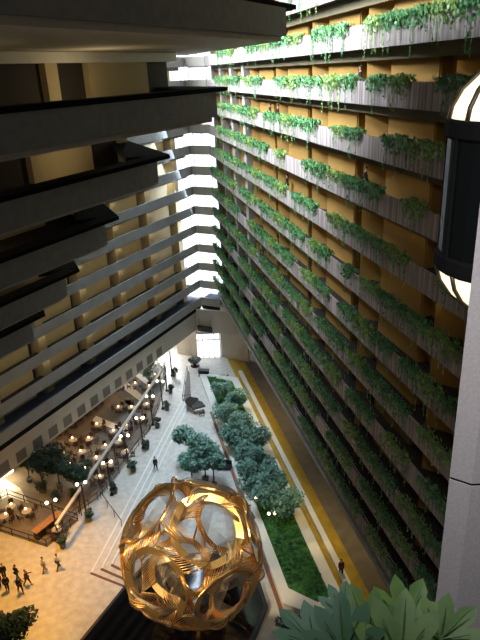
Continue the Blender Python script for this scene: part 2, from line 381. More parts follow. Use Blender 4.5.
# ================================================================ NEAR LEFT TERRACED WING
NEARP = {-2: 7.6, -1: 10.3, 0: 13.3, 1: 15.95, 2: 18.6, 3: 21.3, 4: 24.2}
CORN = {-1: (286, 12), 0: (216, 91), 1: (157, 162), 2: (105, 224), 3: (65, 276), 4: (31, 322)}
NA = {-2: 24.5}
for k, (x, y) in CORN.items():      # where the face plane of the level meets the photo's corner column
    d = ray(x, y); s_ = NEARP[k] / (d.x * nL.x + d.y * nL.y); NA[k] = (d.x * s_ * dL.x + d.y * s_ * dL.y)
ZN = {k: zk(k) for k in NEARP}; ZN[-1] += 0.25
zoff = {}
def near_level(i, k):
    p = NEARP[k]; ae = NA[k]; zt = ZN[k]; h = 1.0 if k > 0 else 1.05; fz = .14 if k > 0 else .2
    t = thing('terrace_balcony', 'dark grey terrace balcony of the stepped wing upper left, %s from the top' % lev_name(i), 'balcony', group='stepped left wing balconies')
    A = PL(-14, p); B = PL(ae, p); tip = PL(ae + 1.1, p)
    eL = 8.6; ed = (dR * 0.97 + nR * -0.1).normalized(); E1_ = B + ed * eL
    ein = Vector((-ed.y, ed.x, 0))                 # towards the wing
    bm = BM(); prism(bm, [A, B, B + nL * .15 - dL * .1, A + nL * .15], zt - h, zt)
    obj('parapet_face', bm, M['concN'], t)
    for a in (8.0, 16.2, 24.0):                                   # panel joints
        pass
    bm = BM(); prism(bm, [A - nL * .04, tip - nL * .04, tip + ed * 0.2 + ein * .9 , PL(ae, p + .75) - dL * .5, A + nL * .75], zt, zt + 0.18)
    obj('parapet_cap', bm, M['seam'], t)
    bm = BM(); prism(bm, [B, E1_, E1_ + ein * .15, B + ein * .15 + ed * .3], zt - h, zt)
    obj('end_parapet', bm, M['dark'], t)
    bm = BM(); prism(bm, [tip + ed * .2, E1_ + ed * .1 - ein * .1, E1_ + ein * 1.1, B + ed * .8 + ein * 1.3], zt, zt + 0.18)
    obj('end_cap', bm, M['seam'], t)
    back = 8.6
    G = PL(0, p + back); 
    bm = BM(); prism(bm, [A + nL * .15, B + nL * .15 - dL * .1, E1_ + ein * .15, PL(-14, p + eL * .8)], zt - h, zt - h + .12)
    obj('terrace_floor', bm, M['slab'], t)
    bm = BM(); prism(bm, [A + nL * .16, B + nL * .16 - dL * .2, B + ed * 15.5 + ein * .5, PL(-14, p + 10)], zt - h - fz, zt - h)
    obj('soffit_beam', bm, M['fasciaN'], t)
    # back wall of the terrace with panels and door recesses
    wp = p + 6.1; we = (B + ed * (6.1 / max(0.2, ed.dot(nL)))).dot(dL) - 0.4
    zb = zt - h + .12; zc = zb + 2.64 if k > 0 else zb + 2.83
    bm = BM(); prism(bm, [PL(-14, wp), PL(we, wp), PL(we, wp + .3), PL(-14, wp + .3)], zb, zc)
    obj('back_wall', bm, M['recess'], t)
    if k == 0:
        bm = BM(); prism(bm, [PL(-14, wp - .5), PL(we + .3, wp - .5), PL(we + .3, wp - .1), PL(-14, wp - .1)], zc - .45, zc - .02); obj('lintel', bm, M['white'], t)
    bm = BM()
    # photo columns of the pale panels per level
    PX = {0: [(43, 55), (86, 144), (176, 184)], 1: [(28, 90), (120, 150)], 2: [(-40, 42), (73, 81), (90, 102)], 3: [(-60, -5), (33, 41)], 4: [(5, 31), (-60, -20)]}
    for x0, x1 in PX.get(k, []):
        pr = []
        for x in (x0, x1):
            yy = 95 if k == 0 else {1: 175, 2: 230, 3: 275, 4: 350}[k]
            d = ray(x, yy); s_ = wp / (d.x * nL.x + d.y * nL.y); pr.append(min(we, d.x * s_ * dL.x + d.y * s_ * dL.y))
        if pr[1] - pr[0] > .2:
            bm = BM(); prism(bm, [PL(pr[0], wp - .35), PL(pr[1], wp - .35), PL(pr[1], wp), PL(pr[0], wp)], zb, zc); obj('wall_panel', bm, M['ochreL'], t)
    return t
for i, k in enumerate(range(-2, 5)): near_level(i, k)

for x, y, k, lab in ((97, 207, 2, 'warm glowing wall sconce on the third stepped terrace upper left'), (20, 263, 3, 'warm wall sconce near the left edge on a stepped terrace')):
    wp = NEARP[k] + 5.6; d = ray(x, y); s_ = wp / (d.x * nL.x + d.y * nL.y)
    c = Vector((d.x * s_, d.y * s_, H + d.z * s_)); t = thing('wall_sconce', lab, 'lamp', c)
    bm = BM(); lathe(bm, [(.06, -.12), (.14, .0), (.18, .16), (.16, .16), (.05, 0)], 10); obj('lamp_shade', bm, M['candle'], t, True)
    bm = BM(); box(bm, nL * .25, (.12, .5, .12), -aL + math.pi / 2); obj('bracket', bm, M['dark'], t)
    point('sconce_light', c - nL * .5, 60, (1, .72, .38), .1)

# ================================================================ GROUND PLAN STRIPS (R frame)
def rstrip(name, pts, z0, z1, mt, kind='structure', parent=None):
    bm = BM(); prism(bm, [PR(a, p) for a, p in pts], z0, z1); o = obj(name, bm, mt, parent)
    if kind: tag(o, kind=kind)
    return o
rstrip('trim_4', [(20, 15.6), (88, 15.6), (88, 18.0), (20, 18.0)], 0, 0.012, M['gold_floor'])
rstrip('trim_5', [(20, 18.0), (88, 18.0), (88, 22), (20, 22)], 0, 0.012, M['grey_floor'])
rstrip('trim_6', [(36.5, 16.25), (80, 16.25), (80, 16.8), (36.5, 16.8)], 0.012, 0.35, M['white'])
rstrip('trim_7', [(33.0, 9.95), (70, 9.95), (70, 10.3), (36.4, 10.3), (34.0, 13.4), (33.0, 13.4)], 0, 0.03, M['brick'])
t = thing('long_planter', 'long raised white-rimmed planter bed with lawn and bushy trees along the gold path', 'planter')
OUT = [(36.6, 10.3), (80.9, 10.3), (77.5, 15.6), (35.3, 15.5), (34.2, 13.2)]
INN = [(38.0, 11.25), (79.6, 11.25), (76.6, 14.6), (36.2, 14.5), (35.9, 13.2)]
bm = BM(); n = 5
for j in range(n):
    a, b, c, d = OUT[j], OUT[(j + 1) % n], INN[(j + 1) % n], INN[j]
    prism(bm, [PR(*a), PR(*b), PR(*c), PR(*d)], 0, 0.55)
obj('rim', bm, M['white'], t)
bm = BM(); prism(bm, [PR(*q) for q in INN], 0, 0.42); obj('lawn', bm, M['grass'], t)
# ground cover tufts over the lawn end : uncountable leaves
bm = BM()
for i in range(2600):
    a = rnd.uniform(37, 79); p = rnd.uniform(11.35, 14.4)
    if a < 38.5 and p < 12.5: continue
    c = PR(a, p, 0.46 + rnd.random() * .12); s_ = rnd.uniform(.06, .15); an = rnd.random() * 6.28
    u = Vector((math.cos(an), math.sin(an), rnd.uniform(-.5, .8))) * s_; v = Vector((-math.sin(an), math.cos(an), rnd.uniform(-.5, .5))) * s_
    quad(bm, [c - u - v, c + u - v, c + u + v, c - u + v])
tf = obj('ground_cover', bm, M['grass'], t); tf['kind'] = 'stuff'

# steps in the plaza: two parallel nosings that turn a corner
S0 = gp(183, 398); S1 = gp(90, 574); S2 = gp(133, 591)
e1 = (S1 - S0).normalized(); n1 = Vector((-e1.y, e1.x, 0)); n1 = n1 if n1.x > 0 else -n1
e2 = (S2 - S1).normalized(); n2 = Vector((-e2.y, e2.x, 0)); n2 = n2 if n2.y > 0 else -n2
t = thing('plaza_steps', 'shallow L-shaped steps with pale nosings running from sculpture pool towards the entrance', 'steps')
for j in range(3):
    o_ = j * 0.62
    c1 = S1 + n2 * o_ + n1 * o_
    bm = BM(); prism(bm, [S0 + n1 * o_, c1, c1 + n1 * .16 , S0 + n1 * (o_ + .16)], 0, .05 + .03 * j)
    if j < 2 or True: obj('nosing', bm, M['white'], t)
    bm = BM(); prism(bm, [c1, S2 + n2 * o_, S2 + n2 * (o_ + .2), c1 + n2 * .2], 0, .06 + .03 * j); obj('riser', bm, M['step'], t)

# ================================================================ IVY
def ivy_mesh(seed, L=2.6, mt=None, nl=380, trail=5):
    r = random.Random(seed); bm = BM()
    def leaf(c, s, out=0.5):
        an = r.uniform(-1.2, 1.2); ti = r.uniform(-0.5, 0.9)
        u = Vector((math.cos(an), math.sin(an) * .5, r.uniform(-.5, .5))).normalized() * s
        v = Vector((r.uniform(-.4, .4), math.sin(ti) * .8, -math.cos(ti))).normalized() * s * 1.25
        quad(bm, [c - u * .1 - v * .5, c - u * .55, c + v * .6, c + u * .55])
    # x along the wall, -y outward from the face, z=0 at the rim
    for i in range(nl):
        x = r.uniform(-L / 2, L / 2); env = 0.55 + 0.45 * math.cos(x / L * 2.4) 
        y = r.gauss(0.03, 0.2); z = r.uniform(-0.05, 0.34) * env
        if r.random() < 0.5: y = r.uniform(-0.34, 0.0); z = -r.random() ** 1.8 * 0.7 * env + .18
        leaf(Vector((x, min(y, .32), z)), r.uniform(.10, .19))
    for k_ in range(trail):
        x = r.uniform(-L / 2, L / 2); ln = r.uniform(0.5, 1.9); y = -0.12; z = 0.1; dx = r.uniform(-.12, .12)
        pts = []
        while z > -ln:
            leaf(Vector((x + r.uniform(-.08, .08), y + r.uniform(-.08, .02), z)), r.uniform(.06, .12)); pts.append(Vector((x, y, z)))
            z -= 0.075; x += dx * .1
        tube(bm, [pts[0], pts[len(pts) // 2], pts[-1]], .012, 3)
    me = bpy.data.meshes.new('ivy_foliage'); bm.to_mesh(me); bm.free(); me.materials.append(mt); return me
IV = [ivy_mesh(s, mt=(M['leaf'] if s % 3 else M['leaf2']), trail=4 + s % 4) for s in range(9)]
def a_at(x, k):
    """distance along the right wall where the rim of level k shows in photo column x"""
    z = zk(k) - H; lo, hi = 12.0, 89.0
    for _ in range(40):
        mid = (lo + hi) / 2; v = PR(mid, 14.93, z); c = R.transposed() @ v
        if 240 + F * c.x / c.z > x: lo = mid
        else: hi = mid
    return lo
CLUST = {-2: [(290, 318), (376, 420), (440, 500)],
         -1: [(218, 234), (247, 303), (314, 349), (368, 432), (434, 500)],
         0: [(216, 240), (245, 262), (277, 341), (345, 357), (370, 388), (392, 410), (440, 500)],
         1: [(217, 258), (265, 318), (334, 362), (386, 446)],
         2: [(217, 268), (276, 285), (305, 327), (329, 383), (406, 426), (446, 470)],
         3: [(214, 244), (246, 286), (293, 317), (330, 408), (440, 470)],
         4: [(212, 236), (240, 257), (260, 305), (310, 330), (344, 354), (360, 462)]}
r2 = random.Random(21)
for k in range(5, 11):
    xs = []; x = 214
    while x < 455:
        ln = r2.uniform(18, 60); xs.append((x, min(x + ln, 460))); x += ln + r2.uniform(3, 14)
    CLUST[k] = xs
# level -1 in the photo has one stretch without leaves (the pale face)
cnt = 0
for i, k in enumerate(range(-2, 11)):
    segs = []
    for x0, x1 in CLUST[k]:
        b = a_at(x0, k); a = a_at(x1, k); L_ = b - a; n = max(1, round(L_ / 2.7))
        for j in range(n): segs.append((b - (j + .5) * L_ / n, L_ / n / 2.6))
    segs.sort(key=lambda s_: -s_[0])
    for q, (a, sc) in enumerate(segs):
        me = IV[(cnt * 5 + k) % 9]; cnt += 1
        o = bpy.data.objects.new('trailing_ivy', me); C.objects.link(o)
        o.location = PR(a, 14.93, zk(k)) + Vector((0, 0, 0.0)); 
        # local x -> -dR, local y -> +nR (into trough)
        o.rotation_euler = (0, 0, math.atan2(dR.y, dR.x) + math.pi)
        if True:
            # with x = -dR, y = z cross x
            pass
        o.scale = (max(.6, min(1.5, sc)) * 1.04, 1, r2.uniform(.85, 1.15))
        tag(o, 'green ivy clump on the %s right wall balcony, %s from the end window' % (ORD[i], nth(q)), 'ivy', 'ivy clumps on the %s right balcony' % ORD[i])
print('ivy', cnt)

# ================================================================ SCULPTURE
def sculpture():
    Rs = 5.55; cen = Vector((-4.6, 37.1, 7.5))
    t = thing('sphere_sculpture', 'huge open golden sphere sculpture of curved ribbed bands above the black pool', 'sculpture', (cen.x, cen.y, 0))
    # dodecahedron face normals
    g = (1 + 5 ** .5) / 2
    N = []
    for s1 in (-1, 1):
        for s2 in (-1, 1):
            N += [Vector((0, s1, s2 * g)), Vector((s1, s2 * g, 0)), Vector((s2 * g, 0, s1))]
    N = [n.normalized() for n in N]
    # orient: face 0 towards the viewer side as in the photo
    fwd = (R @ Vector((0.27, -0.60, -0.75))).normalized()
    up_t = (R @ Vector((-0.27, -0.96, 0))).normalized(); up_t = (up_t - fwd * up_t.dot(fwd)).normalized()
    n0 = N[0]; nb = sorted(N, key=lambda v: (v - n0).length)[1:6]
    # pentagon vertices of a face lie between two neighbours
    ref = sorted(nb, key=lambda v: (v - nb[0]).length)[1]
    v0 = (n0 + nb[0] + ref).normalized(); u0 = (v0 - n0 * v0.dot(n0)).normalized()
    A = Matrix((u0, n0.cross(u0), n0)).transposed(); B = Matrix((up_t, fwd.cross(up_t), fwd)).transposed()
    Q = B @ A.transposed(); N = [(Q @ n).normalized() for n in N]
    faces = []
    for n in N:
        nbs = sorted(N, key=lambda v: (v - n).length)[1:6]
        u = (nbs[0] - n * nbs[0].dot(n)).normalized(); v = n.cross(u)
        nbs.sort(key=lambda q: math.atan2(q.dot(v), q.dot(u)))
        faces.append((n, u, v, nbs))
    tw = math.radians(16); ro = 0.43
    def pv(fi, i):   # pentagon vertex before neighbour i, twisted
        n, u, v, nbs = faces[fi]; a = (nbs[i] - n * nbs[i].dot(n)).normalized(); ang = math.atan2(a.dot(v), a.dot(u)) - math.pi / 5 + tw
        return (n * math.sqrt(1 - ro * ro) + (u * math.cos(ang) + v * math.sin(ang)) * ro).normalized()
    def side(fi, i, s_):
        p = pv(fi, i % 5).lerp(pv(fi, (i + 1) % 5), s_); bul = faces[fi][0]
        mid = pv(fi, i % 5).lerp(pv(fi, (i + 1) % 5), .5); out = (mid - bul * mid.dot(bul)).normalized()
        return (p + out * 0.06 * math.sin(math.pi * s_)).normalized()
    off = Vector((0, 0, cen.z))
    idx = {tuple(round(c, 4) for c in f[0]): j for j, f in enumerate(faces)}
    # pentagon rings : flat bands
    for fi, (n, u, v, nbs) in enumerate(faces):
        bm = BM(); ring = []
        for i in range(5):
            for s_ in range(6): ring.append(side(fi, i, s_ / 6))
        m_ = len(ring); prof = []
        for q in ring:
            out = (q - n * q.dot(n)).normalized()
            prof.append([off + q * Rs * .965, off + q * Rs * .965 + out * .55 + n * .10, off + q * Rs * .965 + out * .53 + n * .18, off + q * Rs * .965 - out * .02 + n * .07])
        vv = [[bm.verts.new(c) for c in pr] for pr in prof]
        for a in range(m_):
            b = (a + 1) % m_
            for c in range(4): bm.faces.new((vv[a][c], vv[b][c], vv[b][(c + 1) % 4], vv[a][(c + 1) % 4]))
        bmesh.ops.recalc_face_normals(bm, faces=bm.faces[:])
        obj('ring_band', bm, M['goldf'], t)
    done = set()
    for fi, (n, u, v, nbs) in enumerate(faces):
        for i in range(5):
            gj = idx[tuple(round(c, 4) for c in nbs[i])]
            if (gj, fi) in done: continue
            done.add((fi, gj))
            gi = [tuple(round(c, 4) for c in q) for q in faces[gj][3]].index(tuple(round(c, 4) for c in n))
            for layer in (0, 1):
                bm = BM(); nt_ = 13 if layer == 0 else 16
                for q in range(nt_):
                    s_ = (q + .5) / nt_
                    if layer == 0:
                        A_ = side(fi, i, s_); B_ = side(gj, gi, 1 - s_); rr = .046
                    else:
                        A_ = side(fi, i + 1, s_); B_ = side(gj, gi + 1, s_); rr = .013
                    pts = []
                    for w_ in range(9):
                        f_ = w_ / 8; d_ = A_.lerp(B_, f_).normalized(); h_ = math.sin(math.pi * f_)
                        pts.append(off + d_ * Rs * (.955 + (.075 * h_ if layer else (s_ - .5) * .22 * h_ + .01)))
                    tube(bm, pts, rr, 3 if layer else 4)
                obj('rib_fan' if layer == 0 else 'outer_rib_fan', bm, M['gold'] if layer == 0 else M['silver'], t, True)
            # edge rails of the fan
            for e in (0.0, 1.0):
                bm = BM(); pts = []
                for w_ in range(9):
                    d_ = side(fi, i, e).lerp(side(gj, gi, 1 - e), w_ / 8).normalized(); pts.append(off + d_ * Rs * (.965 + (e - .5) * .22 * math.sin(math.pi * w_ / 8)))
                tube(bm, pts, .06, 5)
                obj('edge_rail', bm, M['goldf'], t, True)
    for j in range(3):
        an = 0.6 + j * 2.094
        bm = BM(); tube(bm, [(math.cos(an) * 3.0, math.sin(an) * 3.0, .3), (math.cos(an) * 2.5, math.sin(an) * 2.5, 1.6), (math.cos(an) * 2.3, math.sin(an) * 2.3, cen.z - 4.8)], .28, 8, .14)
        obj('leg', bm, M['goldf'], t, True)
sculpture()
t = thing('reflecting_pool', 'black polished angular pool base under the golden sphere', 'pool', gp(190, 620))
o0 = gp(190, 620)
poly = [gp(60, 668), gp(93, 628), gp(127, 586), gp(150, 560), gp(238, 552), gp(256, 572), gp(268, 609), gp(244, 668)]
bm = BM(); prism(bm, [p - o0 for p in poly], 0, .38); obj('basin', bm, M['dark'], t)
cen = sum(poly, Vector()) / len(poly)
bm = BM(); prism(bm, [(p.lerp(cen, .05)) - o0 for p in poly], .38, .4); obj('water', bm, M['pool'], t)

# ================================================================ TREES AND PLANTS
def crown_bm(r, rad, hgt, n, ls, lumps=7, c=(0, 0, 0)):
    bm = BM(); cs = [Vector((r.uniform(-1, 1) * rad * .55, r.uniform(-1, 1) * rad * .55, r.uniform(-.3, .5) * hgt)) for _ in range(lumps)]
    for i in range(n):
        cc = r.choice(cs); d = Vector((r.gauss(0, 1), r.gauss(0, 1), r.gauss(0, 1))).normalized()
        p = cc + Vector((d.x * rad * .5, d.y * rad * .5, d.z * hgt * .4)) * r.uniform(.7, 1.05) + Vector(c)
        u = Vector((r.uniform(-1, 1), r.uniform(-1, 1), r.uniform(-.6, .4))).normalized(); v = u.cross(Vector((r.uniform(-.5, .5), r.uniform(-.5, .5), 1))).normalized()
        s_ = ls * r.uniform(.6, 1.2)
        a = p - u * s_; b = p + u * s_; quad(bm, [a, p + v * s_ * .45, b, p - v * s_ * .45])
    return bm
def tree(loc, rad, h, label, mt, seed, n=900, ls=.3, group=None, pot=False, name='tree', cat='tree', z0=0.0):
    r = random.Random(seed); t = thing(name, label, cat, (loc[0], loc[1], z0), 0, group)
    zc = h - rad * .5
    cb = crown_bm(r, rad, rad * 1.1, n, ls, 8, (0, 0, zc)); obj('foliage', cb, mt, t)
    bm = BM(); zb = .45 if pot else 0
    tube(bm, [(0, 0, zb), (.06, .03, zc * .5), (0, 0, zc)], .09, 6, .05)
    for q in range(4):
        an = q * 1.57 + r.random(); tube(bm, [(0.03, 0, zc * .6), (math.cos(an) * rad * .5, math.sin(an) * rad * .5, zc + rad * .2)], .05, 5, .02)
    obj('trunk', bm, M['bark'], t)
    if pot:
        bm = BM(); lathe(bm, [(.28, 0), (.38, .5), (.42, .5), (.42, .56), (.34, .56), (.33, .5)], 12); obj('pot', bm, M['pot'], t)
    return t
G1 = 'bushy trees in the long planter'
spots = [(221, 389), (236, 397), (224, 409), (240, 421), (230, 434), (254, 437), (243, 451), (262, 459), (254, 474), (278, 480), (263, 492), (287, 499)]
for i, (x, y) in enumerate(spots):
    g = gp(x, y, 2.7); tree(g, 1.6 + .2 * (i % 3), 2.9, 'blue-green bushy tree in the long planter, %s from the entrance end' % nth(i), M['tleaf'], 100 + i, 1000, .24, G1, z0=.42)
for i, (x, y, rad, h) in enumerate([(188, 434, 1.7, 5.2), (203, 447, 2.0, 5.6), (212, 459, 1.6, 4.6), (190, 463, 1.4, 4.0)]):
    lab = ['blue-green leafy tree beside the pale steps, farthest of the plaza cluster', 'largest leafy tree in the middle of the plaza cluster', 'leafy plaza tree nearest the brick edge of the long planter', 'low leafy tree just behind the golden sphere, nearest the steps'][i]
    tree(gp(x, y, h - rad * .5), rad, h, lab, M['tleaf'], 200 + i, 1100, .26, 'plaza tree cluster', pot=True)
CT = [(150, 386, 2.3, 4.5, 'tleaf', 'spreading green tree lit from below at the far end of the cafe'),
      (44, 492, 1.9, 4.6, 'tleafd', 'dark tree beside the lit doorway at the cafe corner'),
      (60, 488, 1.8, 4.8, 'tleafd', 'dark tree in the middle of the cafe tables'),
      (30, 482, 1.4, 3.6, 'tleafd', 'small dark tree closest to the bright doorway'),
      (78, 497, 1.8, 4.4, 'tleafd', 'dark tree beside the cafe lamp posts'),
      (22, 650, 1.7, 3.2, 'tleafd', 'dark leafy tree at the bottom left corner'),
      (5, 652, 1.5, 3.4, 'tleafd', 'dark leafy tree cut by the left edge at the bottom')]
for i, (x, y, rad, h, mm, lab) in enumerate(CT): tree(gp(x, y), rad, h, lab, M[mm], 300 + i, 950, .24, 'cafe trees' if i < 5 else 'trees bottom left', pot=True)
def bush(loc, rad, h, label, seed, group, mt='tleafd', name='potted_plant'):
    r = random.Random(seed); t = thing(name, label, 'plant', loc, 0, group)
    obj('foliage', crown_bm(r, rad, rad, 220, .17, 5, (0, 0, .55 + h)), M[mt], t)
    bm = BM(); tube(bm, [(0, 0, .4), (0, 0, .6 + h)], .03); obj('stem', bm, M['bark'], t)
    bm = BM(); lathe(bm, [(.26, 0), (.34, .55), (.38, .55), (.38, .6), (.3, .6), (.3, .52)], 10); obj('pot', bm, M['pot'], t)
LP = [(172, 376), (167, 391), (163, 409), (153, 425), (143.5, 448), (128.6, 467), (112, 495), (87, 517), (58, 536)]
LH = [4.6] * 9
PP = [(174, 376), (170.5, 393), (167, 410), (157.5, 428), (147, 449), (133, 471), (115, 493), (89, 521), (63, 547)]
for i, (x, y) in enumerate(PP):
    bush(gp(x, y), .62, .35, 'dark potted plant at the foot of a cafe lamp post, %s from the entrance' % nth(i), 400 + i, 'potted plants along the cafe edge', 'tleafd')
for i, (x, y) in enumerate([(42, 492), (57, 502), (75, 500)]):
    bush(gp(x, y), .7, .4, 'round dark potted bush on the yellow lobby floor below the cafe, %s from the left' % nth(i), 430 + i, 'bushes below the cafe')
# lamp posts
def lamp_post(loc, label, group):
    t = thing('lamp_post', label, 'lamp', loc, math.radians(-20), group)
    bm = BM(); lathe(bm, [(.24, 0), (.24, .1), (.14, .3), (.09, .35), (.085, 4.1), (.05, 4.2)], 8); obj('post', bm, M['dark'], t)
    bm = BM(); tube(bm, [(-.42, 0, 4.15), (0, 0, 4.05), (.42, 0, 4.15)], .035); obj('arm', bm, M['dark'], t)
    for s_ in (-1, 1):
        bm = BM(); bmesh.ops.create_uvsphere(bm, u_segments=10, v_segments=7, radius=.17, matrix=Matrix.Translation((s_ * .42, 0, 4.33))); g_ = obj('lamp_globe', bm, M['lampglow'], t, True)
    return t
lp0 = lamp_post(gp(*LP[0]), 'black twin-globe lamp post on the cafe edge, first from the entrance', 'lamp posts along the cafe')
for i, p in enumerate(LP[1:]): dup(lp0, gp(*p), math.radians(-20 + 7 * i), 'black twin-globe lamp post on the cafe edge, %s from the entrance' % nth(i + 1))
LK = gp(268, 530); LK2 = gp(261, 512)
for i, (x, y) in enumerate([(259, 505), (272, 521)]):
    t = thing('garden_lamp', 'low twin-bulb garden lamp in the long planter, %s sphere' % ['behind the', 'at the lawn beside the'][i], 'lamp', gp(x, y, .42), 0, 'garden lamps')
    bm = BM(); tube(bm, [(0, 0, 0), (0, 0, .8)], .03); tube(bm, [(-.3, 0, .8), (.3, 0, .8)], .03); obj('post', bm, M['dark'], t)
    for s_ in (-1, 1):
        bm = BM(); bmesh.ops.create_uvsphere(bm, u_segments=10, v_segments=7, radius=.15, matrix=Matrix.Translation((s_ * .3, 0, .95))); obj('lamp_globe', bm, M['lampglow'], t, True)

# ================================================================ CAFE
# floor decks with pale and orange stripes
def gpoly(name, px, z, mt, parent=None, z0=0.0):
    bm = BM(); prism(bm, [gp(x, y) for x, y in px], z0, z); return obj(name, bm, mt, parent)
M['deck'] = mat('cafe_floor', (0.20, 0.16, 0.12), 0.6, noise=0.3, scale=1)
M['deck2'] = mat('cafe_mat_grey', (0.15, 0.15, 0.15), 0.8, noise=0.2, scale=2)
tag(gpoly('floor_cafe', [(-10, 470), (45, 425), (118, 372), (166, 362), (160, 405), (150, 430), (134, 447), (113, 480), (98, 498), (70, 518), (30, 505), (20, 488)], 0.02, M['deck']), kind='structure')
rug = [[(107, 388), (132, 408), (148, 401), (135, 380)], [(112, 404), (102, 418), (136, 428), (147, 418), (130, 400)], [(96, 424), (86, 432), (118, 446), (128, 433)], [(138, 384), (148, 376), (164, 384), (158, 394), (146, 396)]]
for i, rg in enumerate(rug):
    o = gpoly('floor_mat', rg, 0.04, M['deck2'], z0=.02); tag(o, 'grey rectangular floor mat under cafe tables, %s from the lit tree' % nth(i), 'mat', 'cafe floor mats')
for i, (a_, b_, c_, d_) in enumerate([((120, 376), (145, 398), (141, 402), (114, 382)), ((135, 368), (152, 384), (148, 386), (129, 371)), ((96, 416), (130, 430), (127, 434), (92, 421))]):
    tag(gpoly('trim_%d' % (20 + i), [a_, b_, c_, d_], 0.045, M['white'], z0=.02), kind='structure')
# railing along the plaza
RA = [gp(166, 372), gp(162, 400), gp(150, 430), gp(133, 455), gp(112, 484), gp(98, 500), gp(70, 521)]
t = thing('cafe_fence', 'low dark metal fence with posts between the cafe and the pale plaza', 'fence')
bm = BM()
for z in (.35, .95): tube(bm, [p + Vector((0, 0, z)) for p in RA], .04, 5)
obj('rail', bm, M['bronze'], t)
for p, q in zip(RA, RA[1:]):
    n = 3
    for j in range(n):
        c = p.lerp(q, j / n); bm = BM(); tube(bm, [c, c + Vector((0, 0, 1.0))], .04, 5); obj('post', bm, M['bronze'], t)
# raised pale beam running above the lamp line
t = thing('light_beam', 'long pale horizontal beam carried above the edge of the cafe', 'beam')
P0 = gp(163, 368, 3.0); P1 = gp(56, 524, 3.0); dd = (P1 - P0).normalized(); sd = Vector((-dd.y, dd.x, 0))
bm = BM(); prism(bm, [P0 - sd * .16, P1 - sd * .16, P1 + sd * .16, P0 + sd * .16], 2.85, 3.05); obj('beam', bm, M['beige'], t)
for j in range(8):
    c = P0.lerp(P1, j / 7); bm = BM(); tube(bm, [(c.x, c.y, 0), (c.x, c.y, 2.85)], .05, 6); obj('support', bm, M['dark'], t)
# fence of the lower left terrace
TL = [gp(-20, 512), gp(8, 496), gp(78, 521), gp(47, 547), gp(-20, 525)]
tag(gpoly('floor_terrace', [(-20, 512), (8, 496), (78, 521), (47, 547), (-20, 525)], .03, M['deck']), kind='structure')
t = thing('terrace_fence', 'dark metal fence around the small terrace at the lower left', 'fence')
bm = BM()
for z in (.3, .9): tube(bm, [p + Vector((0, 0, z)) for p in TL], .05, 5)
obj('rail', bm, M['bronze'], t)
for p, q in zip(TL, TL[1:]):
    for j in range(4):
        c = p.lerp(q, j / 4); bm = BM(); tube(bm, [c, c + Vector((0, 0, .95))], .05, 5); obj('post', bm, M['bronze'], t)
t = thing('serving_counter', 'orange wood topped counter inside the lower left terrace', 'counter', gp(49, 530), 0)
u_ = (gp(60, 521) - gp(40, 537)).normalized(); an_ = math.atan2(u_.y, u_.x)
bm = BM(); box(bm, (0, 0, .5), (3.2, .6, 1.0), an_); obj('body', bm, M['dark'], t)
bm = BM(); box(bm, (0, 0, 1.05), (3.5, .85, .1), an_); obj('counter_top', bm, M['wood'], t)
# tables, chairs, candles
def make_table():
    t = thing('cafe_table', '', 'table')
    bm = BM(); lathe(bm, [(.5, .72), (.52, .74), (.5, .76)], 14); obj('table_top', bm, M['cloth'], t)
    bm = BM(); lathe(bm, [(.28, 0), (.28, .03), (.05, .06), (.05, .72)], 10); obj('pedestal', bm, M['dark'], t)
    return t
def make_chair():
    t = thing('cafe_chair', '', 'chair')
    bm = BM(); box(bm, (0, 0, .45), (.48, .48, .08)); obj('seat', bm, M['chair'], t)
    bm = BM(); box(bm, (0, .22, .72), (.46, .06, .5)); obj('backrest', bm, M['chair'], t)
    for sx in (-1, 1):
        for sy in (-1, 1):
            bm = BM(); tube(bm, [(sx * .2, sy * .2, 0), (sx * .19, sy * .19, .42)], .022, 4); obj('leg', bm, M['chair'], t)
    return t
def make_candle():
    t = thing('candle_lamp', '', 'candle')
    bm = BM(); lathe(bm, [(.1, 0), (.1, .03), (.04, .05)], 8); obj('base', bm, M['dark'], t)
    bm = BM(); lathe(bm, [(.05, .05), (.12, .12), (.12, .24), (.07, .3), (.02, .31)], 10); obj('glass_shade', bm, M['candle'], t)
    return t
T0, H0, K0 = make_table(), make_chair(), make_candle()
TB = [(118, 391, 'second mat'), (135, 389, ''), (150, 391, ''), (155, 380, ''), (147, 409, ''), (132, 412, ''), (120, 412, ''), (141, 424, ''),
      (126, 431, ''), (114, 436, ''), (99, 430, ''), (90, 444, ''), (106, 452, ''), (119, 447, ''), (126, 457, ''), (83, 457, ''), (98, 463, ''), (110, 470, ''), (88, 475, ''),
      (74, 445, ''), (63, 458, ''), (70, 470, ''), (100, 482, ''), (52, 470, ''), (12, 512, ''), (28, 517, ''), (5, 522, ''), (58, 535, ''), (98, 405, ''), (90, 412, ''), (80, 420, ''), (71, 428, ''), (60, 436, '')]
rt = random.Random(5)
TB.sort(key=lambda q: q[1])
ang = ['by the fence', 'by the beige wall']
nch = 0
